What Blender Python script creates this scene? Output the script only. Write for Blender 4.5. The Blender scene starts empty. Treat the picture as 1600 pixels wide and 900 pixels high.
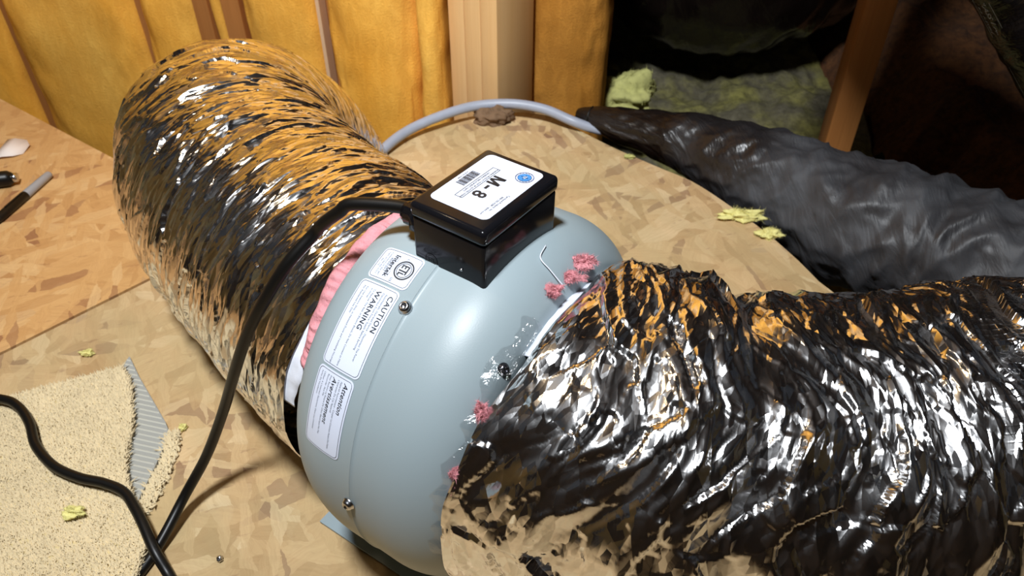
import bpy, bmesh, math, random
import numpy as np
from mathutils import Vector

S = bpy.context.scene
COL = S.collection
R_ = math.radians
PI = math.pi

# ------------------------------------------------------------------ camera
CAM_H = 0.73
cd = bpy.data.cameras.new('camera')
cd.sensor_width = 36.0
cd.lens = 1250.0 / 1600.0 * 36.0
cd.clip_start = 0.02
cd.dof.use_dof = True
cd.dof.focus_distance = 0.66
cd.dof.aperture_fstop = 12.0
cam = bpy.data.objects.new('camera', cd)
COL.objects.link(cam)
cam.location = (0, 0, CAM_H)
cam.rotation_euler = (R_(90 - 41.12), 0, 0)
S.camera = cam

# ------------------------------------------------------------------ light, world, exposure
w = bpy.data.worlds.new('attic_air'); S.world = w; w.use_nodes = True
w.node_tree.nodes['Background'].inputs[0].default_value = (0.55, 0.6, 0.72, 1)
w.node_tree.nodes['Background'].inputs[1].default_value = 0.03


def area(name, loc, target, size, power, color, shape='DISK', size_y=None):
    l = bpy.data.lights.new(name, 'AREA')
    l.shape = shape; l.size = size
    if size_y: l.size_y = size_y
    l.energy = power; l.color = color
    o = bpy.data.objects.new(name, l); COL.objects.link(o)
    o.location = loc
    o.rotation_euler = (Vector(target) - Vector(loc)).to_track_quat('-Z', 'Y').to_euler()
    return o


wl = area('work_light', (-0.24, 0.06, 1.92), (-0.12, 1.25, 0.15), 0.18, 27.0, (0.92, 0.96, 1.0), 'ELLIPSE', 0.26)
wl.data.spread = R_(120)
pl = bpy.data.lights.new('attic_bulb', 'POINT')
pl.energy = 5.0; pl.color = (1.0, 0.76, 0.48); pl.shadow_soft_size = 0.05
plo = bpy.data.objects.new('attic_bulb', pl); COL.objects.link(plo); plo.location = (-0.62, 0.72, 1.42)

S.view_settings.view_transform = 'Standard'
S.view_settings.look = 'None'
S.view_settings.exposure = 0.0
S.view_settings.gamma = 1.0
S.view_settings.use_curve_mapping = False

# ------------------------------------------------------------------ frame shared by fan and platform
YAW = 0.5892
U = np.array([math.cos(YAW), -math.sin(YAW), 0.0])      # fan axis, towards the right-hand duct
V = np.array([math.sin(YAW), math.cos(YAW), 0.0])       # level, away from the camera
Z = np.array([0, 0, 1.0])
C0 = np.array([-0.0347, 0.4996, 0.1875])                # fan centre


def uvz(a, b, z):                                       # fan-frame plan coordinates to world
    p = C0 + a * U + b * V
    return (p[0], p[1], z)


# ------------------------------------------------------------------ noise
_rng = np.random.default_rng(7)
_perm = _rng.permutation(512)
_perm = np.concatenate([_perm, _perm, _perm])


def _h(i, j, seed):
    return _perm[(_perm[(i + seed * 37) & 511] + j) & 511]


def pn(x, y, py=None, seed=0):
    """gradient noise, about -1..1, periodic in y with whole period py"""
    x, y = np.broadcast_arrays(np.asarray(x, float), np.asarray(y, float))
    xi = np.floor(x).astype(int); yi = np.floor(y).astype(int)
    fx = x - xi; fy = y - yi
    sx = fx * fx * fx * (fx * (fx * 6 - 15) + 10); sy = fy * fy * fy * (fy * (fy * 6 - 15) + 10)

    def g(di, dj):
        jj = yi + dj
        if py: jj = np.mod(jj, py)
        a = _h(xi + di, jj, seed) * (2 * PI / 512)
        return np.cos(a) * (fx - di) + np.sin(a) * (fy - dj)
    a = g(0, 0); b = g(1, 0); c = g(0, 1); d = g(1, 1)
    return 1.5 * ((a * (1 - sx) + b * sx) * (1 - sy) + (c * (1 - sx) + d * sx) * sy)


def fbm(x, y, py=None, seed=0, octs=4):
    t = 0; amp = 1; f = 1
    for k in range(octs):
        t = t + amp * pn(x * f, y * f, py * f if py else None, seed + k); amp *= .5; f *= 2
    return t


def rdg(x, y, py=None, seed=0):
    return 1 - 2.2 * np.abs(pn(x, y, py, seed))


def cell(x, y, py=None, seed=0):
    """flat facets: every cell is a plane with a slope of its own"""
    x, y = np.broadcast_arrays(np.asarray(x, float), np.asarray(y, float))
    xi = np.floor(x).astype(int); yi = np.floor(y).astype(int)
    best = np.full(x.shape, 9.0); out = np.zeros(x.shape)
    for di in (-1, 0, 1):
        for dj in (-1, 0, 1):
            ci = xi + di; cj = yi + dj
            cjm = np.mod(cj, py) if py else cj
            r1 = _h(ci, cjm, seed) / 512; r2 = _h(ci, cjm, seed + 1) / 512
            r3 = _h(ci, cjm, seed + 2) / 512 - .5; r4 = _h(ci, cjm, seed + 3) / 512 - .5
            dx = x - (ci + r1); dy = y - (cj + r2)
            d = dx * dx + dy * dy
            hh = dx * r3 * 2 + dy * r4 * 2
            m = d < best
            best = np.where(m, d, best); out = np.where(m, hh, out)
    return out


# ------------------------------------------------------------------ material helpers
class NG:
    def __init__(s, name):
        s.m = bpy.data.materials.new(name); s.m.use_nodes = True
        s.t = s.m.node_tree; s.n = s.t.nodes; s.l = s.t.links
        s.p = s.n['Principled BSDF']; s.out = s.n['Material Output']

    def node(s, typ, props=None, **ins):
        nd = s.n.new(typ)
        for k, v in (props or {}).items(): setattr(nd, k, v)
        for k, v in ins.items(): s.set(nd, k, v)
        return nd

    def set(s, nd, k, v):
        key = int(k[1:]) if k[0] == 'i' and k[1:].isdigit() else k.replace('_', ' ')
        sock = nd.inputs[key]
        if isinstance(v, bpy.types.NodeSocket): s.l.new(v, sock)
        else: sock.default_value = v

    def P(s, **ins):
        for k, v in ins.items(): s.set(s.p, k, v)

    def math(s, op, a, b=0.0, clamp=False):
        return s.node('ShaderNodeMath', {'operation': op, 'use_clamp': clamp}, i0=a, i1=b).outputs[0]

    def mix(s, f, a, b, blend='MIX'):
        n = s.node('ShaderNodeMix', {'data_type': 'RGBA', 'blend_type': blend})
        for i, v in ((0, f), (6, a), (7, b)):
            if isinstance(v, bpy.types.NodeSocket): s.l.new(v, n.inputs[i])
            else: n.inputs[i].default_value = v if i == 0 else (*v[:3], 1)
        return n.outputs[2]

    def ramp(s, f, stops, interp='LINEAR'):
        n = s.node('ShaderNodeValToRGB'); s.l.new(f, n.inputs[0])
        cr = n.color_ramp; cr.interpolation = interp
        while len(cr.elements) < len(stops): cr.elements.new(0.5)
        for e, (p, c) in zip(cr.elements, stops):
            e.position = p; e.color = (*c, 1) if len(c) == 3 else c
        return n.outputs[0]

    def noise(s, vec, scale, detail=4, rough=.5, dist=0, out=0):
        n = s.node('ShaderNodeTexNoise', None, Scale=scale, Detail=detail, Roughness=rough, Distortion=dist)
        if vec is not None: s.l.new(vec, n.inputs['Vector'])
        return n.outputs[out]

    def coord(s, which='Object'):
        return s.node('ShaderNodeTexCoord').outputs[which]

    def mapping(s, vec, scale=(1, 1, 1), rot=(0, 0, 0), loc=(0, 0, 0)):
        if any(rot):                                     # turn first, then stretch
            r = s.node('ShaderNodeMapping', None, Rotation=rot); s.l.new(vec, r.inputs[0]); vec = r.outputs[0]; rot = (0, 0, 0)
        n = s.node('ShaderNodeMapping'); s.l.new(vec, n.inputs[0])
        n.inputs['Scale'].default_value = scale; n.inputs['Rotation'].default_value = rot; n.inputs['Location'].default_value = loc
        return n.outputs[0]

    def bump(s, h, strength=.3, dist=.002, normal=None):
        n = s.node('ShaderNodeBump', None, Strength=strength, Distance=dist, Height=h)
        if normal is not None: s.l.new(normal, n.inputs['Normal'])
        return n.outputs[0]


def lin(r, g, b):
    f = lambda c: (c / 12.92) if c <= .04045 else ((c + .055) / 1.055) ** 2.4
    return (f(r / 255), f(g / 255), f(b / 255))


def plain(name, rgb, rough=.5, metal=0.0, noise=0.0, bump=0.0, scale=200, spec=.5, coat=0.0):
    g = NG(name)
    c = (*rgb, 1)
    if noise:
        f = g.noise(g.coord(), scale * .25, 5)
        c = g.mix(f, [x * (1 - noise) for x in rgb], [min(1, x * (1 + noise)) for x in rgb])
    g.P(Base_Color=c, Roughness=rough, Metallic=metal)
    g.p.inputs['Specular IOR Level'].default_value = spec
    g.p.inputs['Coat Weight'].default_value = coat
    if bump:
        g.P(Normal=g.bump(g.noise(g.coord(), scale, 3), bump, .001))
    return g.m


def mat_osb(name, tones, dark, angle, grey=0.0):
    g = NG(name)
    co = g.coord()
    wob = g.node('ShaderNodeVectorMath', {'operation': 'SCALE'}, i0=g.noise(co, 10, 3, .6, out=1), Scale=.022).outputs[0]
    wo2 = g.node('ShaderNodeVectorMath', {'operation': 'SCALE'}, i0=g.noise(co, 75, 3, .6, out=1), Scale=.007).outputs[0]
    co2 = g.node('ShaderNodeVectorMath', {'operation': 'ADD'}, i0=g.node('ShaderNodeVectorMath', {'operation': 'ADD'}, i0=co, i1=wob).outputs[0], i1=wo2).outputs[0]
    col = None; hgt = None
    for k, (ang, sc, thr) in enumerate(((angle, (9, 44, 1), -1), (angle + 58, (12, 48, 1), .42), (angle - 47, (13, 56, 1), .48),
                                        (angle + 95, (14, 52, 1), .56), (angle + 22, (22, 90, 1), .62))):
        mp = g.mapping(co2, sc, (0, 0, R_(ang)), (k * 3.1, k * 1.7, 0))
        vo = g.node('ShaderNodeTexVoronoi', {'voronoi_dimensions': '2D', 'feature': 'F1'}, Vector=mp, Scale=1.0, Randomness=1.0)
        sp = g.node('ShaderNodeSeparateColor', None, Color=vo.outputs['Color'])
        c = g.ramp(sp.outputs[0], [(0, tones[0]), (.3, tones[1]), (.7, tones[2]), (.90, tones[3]), (.92, dark)])
        gr = g.noise(g.mapping(co2, (sc[0] * 1.5, sc[1] * 7, 1), (0, 0, R_(ang))), 1.0, 4, .6)
        c = g.mix(.5, c, g.mix(g.ramp(gr, [(.3, (0, 0, 0)), (.6, (1, 1, 1))]), (.6, .5, .42), (1, 1, 1)), 'MULTIPLY')
        if col is None: col = c; hgt = sp.outputs[2]
        else:
            m = g.math('MULTIPLY', g.math('GREATER_THAN', sp.outputs[1], thr), .75)
            col = g.mix(m, col, c)
            hgt = g.math('ADD', g.math('MULTIPLY', hgt, g.math('SUBTRACT', 1.0, m)), g.math('MULTIPLY', g.math('ADD', sp.outputs[2], .5), m))
    big = g.noise(co, 3.5, 4, .6)
    col = g.mix(g.math('MULTIPLY', big, .5), col, tones[2])
    if grey:
        gm = g.math('MULTIPLY', g.ramp(g.noise(g.mapping(co, (4, 9, 4), (0, 0, R_(angle))), 1.0, 5, .6), [(.38, (0, 0, 0)), (.7, (1, 1, 1))]), grey)
        col = g.mix(gm, col, lin(164, 152, 112))
    speck = g.ramp(g.noise(g.mapping(co2, (110, 34, 30), (0, 0, R_(angle + 25))), 1, 3, .6), [(.64, (0, 0, 0)), (.74, (1, 1, 1))])
    col = g.mix(g.math('MULTIPLY', speck, .4), col, dark)
    g.P(Base_Color=col, Roughness=.6)
    g.p.inputs['Specular IOR Level'].default_value = .3
    g.P(Normal=g.bump(g.math('ADD', hgt, big), .2, .0012))
    return g.m


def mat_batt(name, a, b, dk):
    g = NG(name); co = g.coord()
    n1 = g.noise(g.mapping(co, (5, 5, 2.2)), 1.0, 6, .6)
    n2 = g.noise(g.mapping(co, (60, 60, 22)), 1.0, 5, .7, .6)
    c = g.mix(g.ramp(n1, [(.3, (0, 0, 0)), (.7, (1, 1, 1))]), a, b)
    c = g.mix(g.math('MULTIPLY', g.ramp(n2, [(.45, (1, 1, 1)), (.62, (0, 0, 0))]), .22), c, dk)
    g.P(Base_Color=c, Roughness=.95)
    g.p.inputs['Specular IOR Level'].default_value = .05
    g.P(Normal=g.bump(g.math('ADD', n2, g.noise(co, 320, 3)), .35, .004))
    return g.m


def mat_wood(name, a, b, knot, horiz=False):
    g = NG(name); co = g.coord()
    sc = (18, 60, 1.6) if not horiz else (1.6, 40, 40)
    n = g.noise(g.mapping(co, sc), 1.0, 5, .55, .4)
    fine = g.noise(g.mapping(co, (260, 260, 5) if not horiz else (5, 260, 260)), 1.0, 3)
    c = g.mix(g.ramp(n, [(.35, (0, 0, 0)), (.65, (1, 1, 1))]), a, b)
    c = g.mix(g.math('MULTIPLY', fine, .35), c, knot)
    g.P(Base_Color=c, Roughness=.6, Normal=g.bump(fine, .15, .001))
    g.p.inputs['Specular IOR Level'].default_value = .25
    return g.m


def mat_foil(name, layers, grid=False):
    """bright foil; every crease facet (stretched Voronoi cell) leans its own way"""
    g = NG(name)
    uv = g.coord('UV')
    geo = g.node('ShaderNodeNewGeometry').outputs['Normal']
    tan = g.node('ShaderNodeTangent', {'direction_type': 'UV_MAP', 'uv_map': 'UVMap'}).outputs[0]
    bit = g.node('ShaderNodeVectorMath', {'operation': 'CROSS_PRODUCT'}, i0=geo, i1=tan).outputs[0]
    acc = geo
    patch = g.ramp(g.noise(g.mapping(uv, (9, 6, 1)), 1.0, 3), [(.3, (.55, .55, .55)), (.65, (1, 1, 1))])
    for k, (sx, sy, rot, ka, kb) in enumerate(layers):
        wob = g.node('ShaderNodeVectorMath', {'operation': 'SCALE'}, i0=g.noise(g.mapping(uv, (.5 / sx, .5 / sy, 1)), .35, 2, out=1), Scale=sx * 1.6).outputs[0]
        co = g.node('ShaderNodeVectorMath', {'operation': 'ADD'}, i0=uv, i1=wob).outputs[0]
        vo = g.node('ShaderNodeTexVoronoi', {'voronoi_dimensions': '2D'}, Vector=g.mapping(co, (1 / sx, 1 / sy, 1), (0, 0, rot)), Scale=1.0)
        sp = g.node('ShaderNodeSeparateColor', None, Color=vo.outputs['Color'])
        for ch, vec, amt in ((0, tan, ka), (1, bit, kb)):
            f = g.math('MULTIPLY', g.math('SUBTRACT', sp.outputs[ch], .5), g.math('MULTIPLY', patch, amt))
            acc = g.node('ShaderNodeVectorMath', {'operation': 'ADD'}, i0=acc, i1=g.node('ShaderNodeVectorMath', {'operation': 'SCALE'}, i0=vec, Scale=f).outputs[0]).outputs[0]
    nm = g.node('ShaderNodeVectorMath', {'operation': 'NORMALIZE'}, i0=acc).outputs[0]
    nm = g.bump(g.noise(g.mapping(uv, (160, 70, 1)), 1.0, 3, .6, .8), .12, .001, nm)
    if grid:                                            # woven scrim showing through the jacket
        sp = g.node('ShaderNodeSeparateXYZ', None, Vector=uv)
        gx = g.math('POWER', g.math('ABSOLUTE', g.math('SINE', g.math('MULTIPLY', sp.outputs[0], PI / .0078))), 14.0)
        gy = g.math('POWER', g.math('ABSOLUTE', g.math('SINE', g.math('MULTIPLY', sp.outputs[1], PI / .0052))), 14.0)
        mk = g.math('MULTIPLY', g.math('MAXIMUM', g.math('MULTIPLY', gx, .6), gy),
                    g.node('ShaderNodeMapRange', None, Value=g.math('ADD', sp.outputs[0], g.math('MULTIPLY', g.noise(uv, 9, 2), .15)), From_Min=.36, From_Max=.5).outputs[0])
        nm = g.bump(mk, .5, .0016, nm)
    g.P(Base_Color=(.92, .915, .92, 1), Metallic=1.0, Roughness=.17, Normal=nm)
    return g.m


def mat_black_duct(name, dusty=True):
    g = NG(name)
    uv = g.coord('UV'); co = g.coord()
    n = g.noise(co, 7, 5, .6, .5)
    streak = g.noise(g.mapping(uv, (40, 9, 1), (0, 0, .7)), 1.0, 4, .6, 1.2)
    sp = g.node('ShaderNodeSeparateXYZ', None, Vector=uv)
    if dusty:
        ms = g.node('ShaderNodeMapRange', None, Value=g.math('ADD', sp.outputs[0], g.math('MULTIPLY', n, .25)), From_Min=.3, From_Max=.55).outputs[0]
        d = g.math('MULTIPLY', g.ramp(n, [(.3, (.25, .25, .25)), (.65, (1, 1, 1))]), ms)
    else:
        d = g.math('MULTIPLY', n, .12)
    c = g.mix(d, (.008, .005, .004), (.050, .052, .058) if dusty else (.006, .005, .005))
    g.P(Base_Color=c, Roughness=g.math('ADD', .27 if dusty else .16, g.math('MULTIPLY', d, .5)),
        Normal=g.bump(g.math('ADD', streak, g.math('MULTIPLY', g.noise(co, 60, 3), .25)), .5 if dusty else .9, .006))
    return g.m


# materials
M = {}
M['osb'] = mat_osb('osb_warm', [lin(178, 130, 78), lin(196, 150, 94), lin(206, 162, 106), lin(216, 180, 128)], lin(136, 86, 58), 55)
M['osb_w'] = mat_osb('osb_weathered', [lin(160, 126, 84), lin(186, 154, 110), lin(200, 170, 126), lin(214, 190, 150)], lin(124, 88, 68), 50, .5)
M['batt'] = mat_batt('yellow_fiberglass', lin(238, 168, 62), lin(246, 192, 92), lin(196, 126, 36))
M['batt_shade'] = mat_batt('shaded_fiberglass', lin(176, 116, 42), lin(196, 140, 64), lin(110, 62, 18))  # darker copy of the yellow batt, the post's shadow put into its colour
M['pine'] = mat_wood('pine', lin(236, 192, 132), lin(241, 200, 142), lin(206, 156, 100))
M['pine_r'] = mat_wood('pine_red', lin(172, 112, 58), lin(188, 126, 68), lin(110, 64, 30))
M['deck'] = mat_wood('roof_deck', lin(96, 92, 94), lin(114, 106, 106), lin(70, 64, 64), True)
M['foil'] = mat_foil('foil_jacket_rear', [(.0075, .046, .10, 1.0, .20), (.0030, .014, -.2, .55, .24)])
M['foil_g'] = mat_foil('foil_jacket_scrim', [(.0088, .036, .10, .72, .16), (.0034, .011, -.2, .48, .22)], True)
M['grey'] = plain('grey_enamel', lin(146, 160, 165), .42, 0, 0, .05, 900, .5)
M['grey_dk'] = plain('grey_bracket', lin(120, 128, 128), .5)
M['black'] = plain('black_abs', (.006, .006, .0075), .14, 0, 0, 0, 200, .26)
M['cord'] = plain('black_pvc', (.005, .0045, .004), .38, 0, 0, 0, 200, .3)
M['white'] = plain('label_white', lin(210, 217, 234), .45)
M['ink'] = plain('ink_black', (.012, .014, .018), .5)
M['ink_l'] = plain('ink_pale', lin(120, 128, 138), .5)
M['blue'] = plain('ink_blue', lin(60, 128, 190), .5)
M['blue_d'] = plain('ink_navy', lin(20, 50, 100), .5)
M['steel'] = plain('zinc_steel', (.62, .63, .66), .22, 1.0)
M['dark_steel'] = plain('dark_screw', (.05, .05, .06), .25, .8)
M['liner'] = plain('white_liner', lin(222, 226, 236), .4, 0, .08, .4, 160)
M['pink'] = plain('pink_fiberglass', lin(212, 144, 150), .95, 0, .3, 1.0, 420, .05)
M['conduit'] = plain('grey_cable', lin(150, 156, 170), .42, 0, .1)
M['fluff'] = plain('yellow_fluff', lin(224, 216, 142), .95, 0, .2, .9, 300, .05)
M['fluff_g'] = plain('green_fluff', lin(184, 182, 116), .95, 0, .3, .9, 200, .05)
M['stone'] = plain('brown_chunk', lin(116, 92, 70), .9, 0, .35, .9, 160, .2)
M['paper'] = plain('paper_white', lin(226, 214, 204), .6)
M['kraft'] = plain('paper_facing', lin(214, 178, 140), .7)
M['marker_g'] = plain('marker_grey', lin(150, 148, 148), .4)
M['pile'] = plain('carpet_pile', lin(208, 190, 154), .95, 0, .14, 0, 90, .05)
M['backing_l'] = plain('backing_thread', lin(190, 188, 176), .9)
M['carpet_base'] = plain('carpet_base', lin(196, 180, 136), .95, 0, .15, .5, 300, .05)
M['backing'] = plain('carpet_backing', lin(150, 150, 144), .9)
M['duct_b'] = mat_black_duct('black_duct_jacket')
M['duct_k'] = mat_black_duct('black_bag', False)
M['duct_k'].node_tree.nodes['Principled BSDF'].inputs['Specular IOR Level'].default_value = .3
M['rafter'] = mat_wood('rafter_wood', lin(112, 84, 60), lin(128, 98, 70), lin(70, 46, 28), True)
M['plywood'] = plain('dark_boards', lin(62, 56, 56), .8, 0, .2)
M['drywall'] = plain('drywall_back', lin(178, 172, 132), .9, 0, .15)

gfilm = NG('clear_film')
tr = gfilm.node('ShaderNodeBsdfTransparent'); gl = gfilm.node('ShaderNodeBsdfGlossy', None, Roughness=.12)
gl.inputs['Normal'].default_value = (0, 0, 0)
gfilm.l.new(gfilm.bump(gfilm.noise(gfilm.coord(), 70, 4, .6, 1.0), .8, .004), gl.inputs['Normal'])
mx = gfilm.node('ShaderNodeMixShader'); mx.inputs[0].default_value = .07
gfilm.l.new(tr.outputs[0], mx.inputs[1]); gfilm.l.new(gl.outputs[0], mx.inputs[2]); gfilm.l.new(mx.outputs[0], gfilm.out.inputs[0])
M['film'] = gfilm.m

gbl = NG('blown_green'); co = gbl.coord()
n1 = gbl.noise(co, 6, 5, .6); n2 = gbl.noise(co, 45, 5, .7)
cc = gbl.mix(gbl.ramp(n1, [(.42, (0, 0, 0)), (.6, (1, 1, 1))]), lin(112, 106, 86), lin(150, 144, 78))
cc = gbl.mix(gbl.math('MULTIPLY', gbl.ramp(n2, [(.35, (1, 1, 1)), (.6, (0, 0, 0))]), .6), cc, lin(60, 54, 36))
gbl.P(Base_Color=cc, Roughness=.95, Normal=gbl.bump(n2, .8, .01))
M['blown'] = gbl.m
gbr = NG('blown_shaded'); co = gbr.coord()  # floor insulation in shade, its darkness put into the brown colour
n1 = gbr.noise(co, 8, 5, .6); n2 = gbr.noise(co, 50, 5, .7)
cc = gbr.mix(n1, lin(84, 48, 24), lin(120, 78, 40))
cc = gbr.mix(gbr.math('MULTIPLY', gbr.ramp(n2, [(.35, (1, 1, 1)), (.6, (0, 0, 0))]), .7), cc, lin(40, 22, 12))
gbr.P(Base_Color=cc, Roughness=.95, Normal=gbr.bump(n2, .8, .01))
M['blown_shade'] = gbr.m


# ------------------------------------------------------------------ object helpers
def link(o, parent=None):
    COL.objects.link(o)
    if parent is not None: o.parent = parent
    return o


def mesh(name, verts, faces, m=None, parent=None, smooth=False, off=None):
    me = bpy.data.meshes.new(name)
    verts = np.asarray(verts, float)
    if parent is not None: verts = verts - np.array(root_loc(parent))
    me.from_pydata(verts.tolist(), [], faces)
    if smooth: me.polygons.foreach_set('use_smooth', [True] * len(me.polygons))
    me.update()
    o = bpy.data.objects.new(name, me)
    if m: me.materials.append(M[m])
    return link(o, parent)


def root_loc(o):
    v = Vector((0, 0, 0))
    while o is not None:
        v += o.location; o = o.parent
    return v


def grid(name, P, m, parent=None, wrap=True, uv=None, cap=False, smooth=True):
    """P[NS,NT,3]; wrap joins the last column to the first"""
    NS, NT = P.shape[:2]
    ncol = NT if wrap else NT - 1
    i = np.arange(NS - 1)[:, None] * NT; j = np.arange(ncol)[None, :]; j2 = (j + 1) % NT
    q = np.stack([i + j, i + j2, i + NT + j2, i + NT + j], -1).reshape(-1, 4)
    nq = len(q)
    me = bpy.data.meshes.new(name)
    V_ = P.reshape(-1, 3)
    if parent is not None: V_ = V_ - np.array(root_loc(parent))
    loops = q.ravel(); starts = np.arange(nq) * 4
    if cap:
        a = np.arange(NT)[::-1]; b = np.arange(NT) + (NS - 1) * NT
        loops = np.concatenate([loops, a, b]); starts = np.concatenate([starts, [nq * 4, nq * 4 + NT]])
    me.vertices.add(len(V_)); me.vertices.foreach_set('co', V_.ravel().astype(np.float32))
    me.loops.add(len(loops)); me.loops.foreach_set('vertex_index', loops.astype(np.int32))
    me.polygons.add(len(starts)); me.polygons.foreach_set('loop_start', starts.astype(np.int32))
    if smooth:
        sm = np.ones(len(starts), bool)
        if cap: sm[-2:] = False
        me.polygons.foreach_set('use_smooth', sm)
    me.update(calc_edges=True); me.validate()
    if uv is not None:                                   # uv = (s per row, t per column plus one)
        sv, tv = uv
        L = me.uv_layers.new(name='UVMap')
        ii = np.repeat(np.arange(NS - 1), ncol); jj = np.tile(np.arange(ncol), NS - 1)
        uu = np.stack([sv[ii], sv[ii], sv[ii + 1], sv[ii + 1]], -1); vv = np.stack([tv[jj], tv[jj + 1], tv[jj + 1], tv[jj]], -1)
        arr = np.stack([uu, vv], -1).reshape(-1, 2)
        full = np.zeros((len(me.loops), 2)); full[:len(arr)] = arr
        L.data.foreach_set('uv', full.ravel().astype(np.float32))
    o = bpy.data.objects.new(name, me)
    if m: me.materials.append(M[m])
    return link(o, parent)


def tag(o, label=None, cat=None, group=None, kind=None):
    if label: o['label'] = label
    if cat: o['category'] = cat
    if group: o['group'] = group
    if kind: o['kind'] = kind
    return o


def empty(name, loc=(0, 0, 0), parent=None):
    o = bpy.data.objects.new(name, None); o.empty_display_size = .05
    o.location = loc
    return link(o, parent)


def frames(pts):
    pts = np.asarray(pts, float)
    t = np.gradient(pts, axis=0); t /= np.linalg.norm(t, axis=1)[:, None]
    a = np.cross(np.tile(Z, (len(pts), 1)), t)
    nrm = np.linalg.norm(a, axis=1)
    # carry the sideways axis along where the path runs upright
    for k in range(len(a)):
        if nrm[k] < .05 and k: a[k] = a[k - 1] - t[k] * (a[k - 1] @ t[k])
        a[k] /= max(np.linalg.norm(a[k]), 1e-9)
    b = np.cross(t, a)
    return t, a, b


def smooth_path(ctrl, n):
    """Catmull-Rom through control points, n samples even in length"""
    c = np.asarray(ctrl, float)
    c = np.vstack([2 * c[0] - c[1], c, 2 * c[-1] - c[-2]])
    out = []
    for k in range(1, len(c) - 2):
        for x in np.linspace(0, 1, 24, endpoint=False):
            p0, p1, p2, p3 = c[k - 1:k + 3]
            out.append(.5 * (2 * p1 + (p2 - p0) * x + (2 * p0 - 5 * p1 + 4 * p2 - p3) * x * x + (3 * p1 - p0 - 3 * p2 + p3) * x ** 3))
    out.append(c[-2]); out = np.array(out)
    s = np.concatenate([[0], np.cumsum(np.linalg.norm(np.diff(out[:, :3], axis=0), axis=1))])
    q = np.linspace(0, s[-1], n)
    return np.stack([np.interp(q, s, out[:, k]) for k in range(out.shape[1])], -1)


def tube(name, ctrl, r, m, parent=None, n=80, nt=12, cap=True):
    p = smooth_path(ctrl, n)
    t, a, b = frames(p[:, :3])
    th = np.linspace(0, 2 * PI, nt, endpoint=False)
    rr = (np.full(n, r) if np.isscalar(r) else np.interp(np.linspace(0, 1, n), np.linspace(0, 1, len(r)), r))
    P = p[:, None, :3] + rr[:, None, None] * (np.cos(th)[None, :, None] * a[:, None] + np.sin(th)[None, :, None] * b[:, None])
    return grid(name, P, m, parent, True, None, cap)


def prism(name, outline, z0, z1, m, parent=None):
    n = len(outline)
    A = 0.5 * sum(outline[i][0] * outline[(i + 1) % n][1] - outline[(i + 1) % n][0] * outline[i][1] for i in range(n))
    if A < 0: outline = outline[::-1]
    v = [(x, y, z0) for x, y in outline] + [(x, y, z1) for x, y in outline]
    f = [tuple(range(n))[::-1], tuple(range(n, 2 * n))] + [(i, (i + 1) % n, n + (i + 1) % n, n + i) for i in range(n)]
    return mesh(name, v, f, m, parent)


def bevel(o, width, seg=3):
    bm = bmesh.new(); bm.from_mesh(o.data)
    bmesh.ops.bevel(bm, geom=list(bm.edges), offset=width, segments=seg, profile=.5, affect='EDGES', clamp_overlap=True)
    bm.to_mesh(o.data); bm.free()
    o.data.polygons.foreach_set('use_smooth', [True] * len(o.data.polygons))
    o.data.set_sharp_from_angle(angle=R_(40))
    return o


def boxmesh(name, corner, ax, ay, az, m, parent=None, bev=0.0, seg=2):
    """box from a corner and three edge vectors"""
    c = np.array(corner, float); ax, ay, az = (np.array(k, float) for k in (ax, ay, az))
    v = [c + i * ax + j * ay + k * az for k in (0, 1) for j in (0, 1) for i in (0, 1)]
    f = [(0, 2, 3, 1), (4, 5, 7, 6), (0, 1, 5, 4), (2, 6, 7, 3), (0, 4, 6, 2), (1, 3, 7, 5)]
    if np.dot(np.cross(ax, ay), az) < 0: f = [q[::-1] for q in f]
    o = mesh(name, v, f, m, parent)
    if bev: bevel(o, bev, seg)
    return o


def lathe(name, prof, m, parent, nt=144, axis=U, side=V, centre=C0, cap=False):
    th = np.linspace(0, 2 * PI, nt, endpoint=False)
    up = np.cross(axis, side); up = up if up[2] > 0 else -up
    P = np.array([centre + t * axis + r * (-np.sin(th)[:, None] * side + np.cos(th)[:, None] * up) for t, r in prof])
    return grid(name, P, m, parent, True, None, cap)


def inside(poly, x, y):
    poly = np.asarray(poly); r = np.zeros(len(x), bool); n = len(poly)
    for i in range(n):
        x1, y1 = poly[i]; x2, y2 = poly[(i + 1) % n]
        c = ((y1 > y) != (y2 > y)) & (x < (x2 - x1) * (y - y1) / (y2 - y1 + 1e-12) + x1)
        r ^= c
    return r


def blob(name, loc, size, m, parent=None, rough=.35, seed=0, n=26, freq=2.2, flat=0.0):
    """lumpy closed lump; size = three half-axes"""
    ph = np.linspace(0.02, PI - .02, n); th = np.linspace(0, 2 * PI, 2 * n, endpoint=False)
    x = np.sin(ph)[:, None] * np.cos(th); y = np.sin(ph)[:, None] * np.sin(th); z = np.cos(ph)[:, None] + 0 * th
    k = 1 + rough * (fbm(x * freq + 5.3 + seed, y * freq + z * .4, None, seed, 4) + fbm(y * freq + 2.1, z * freq + seed + x * .4, None, seed + 5, 4) + fbm(z * freq + 7.7, x * freq + seed + y * .4, None, seed + 9, 4)) * .6
    P = np.stack([x * k * size[0], y * k * size[1], z * k * size[2]], -1)
    if flat: P[..., 2] = np.maximum(P[..., 2], -flat)
    return grid(name, P + np.array(loc, float), m, parent, True, None, True)


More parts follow.
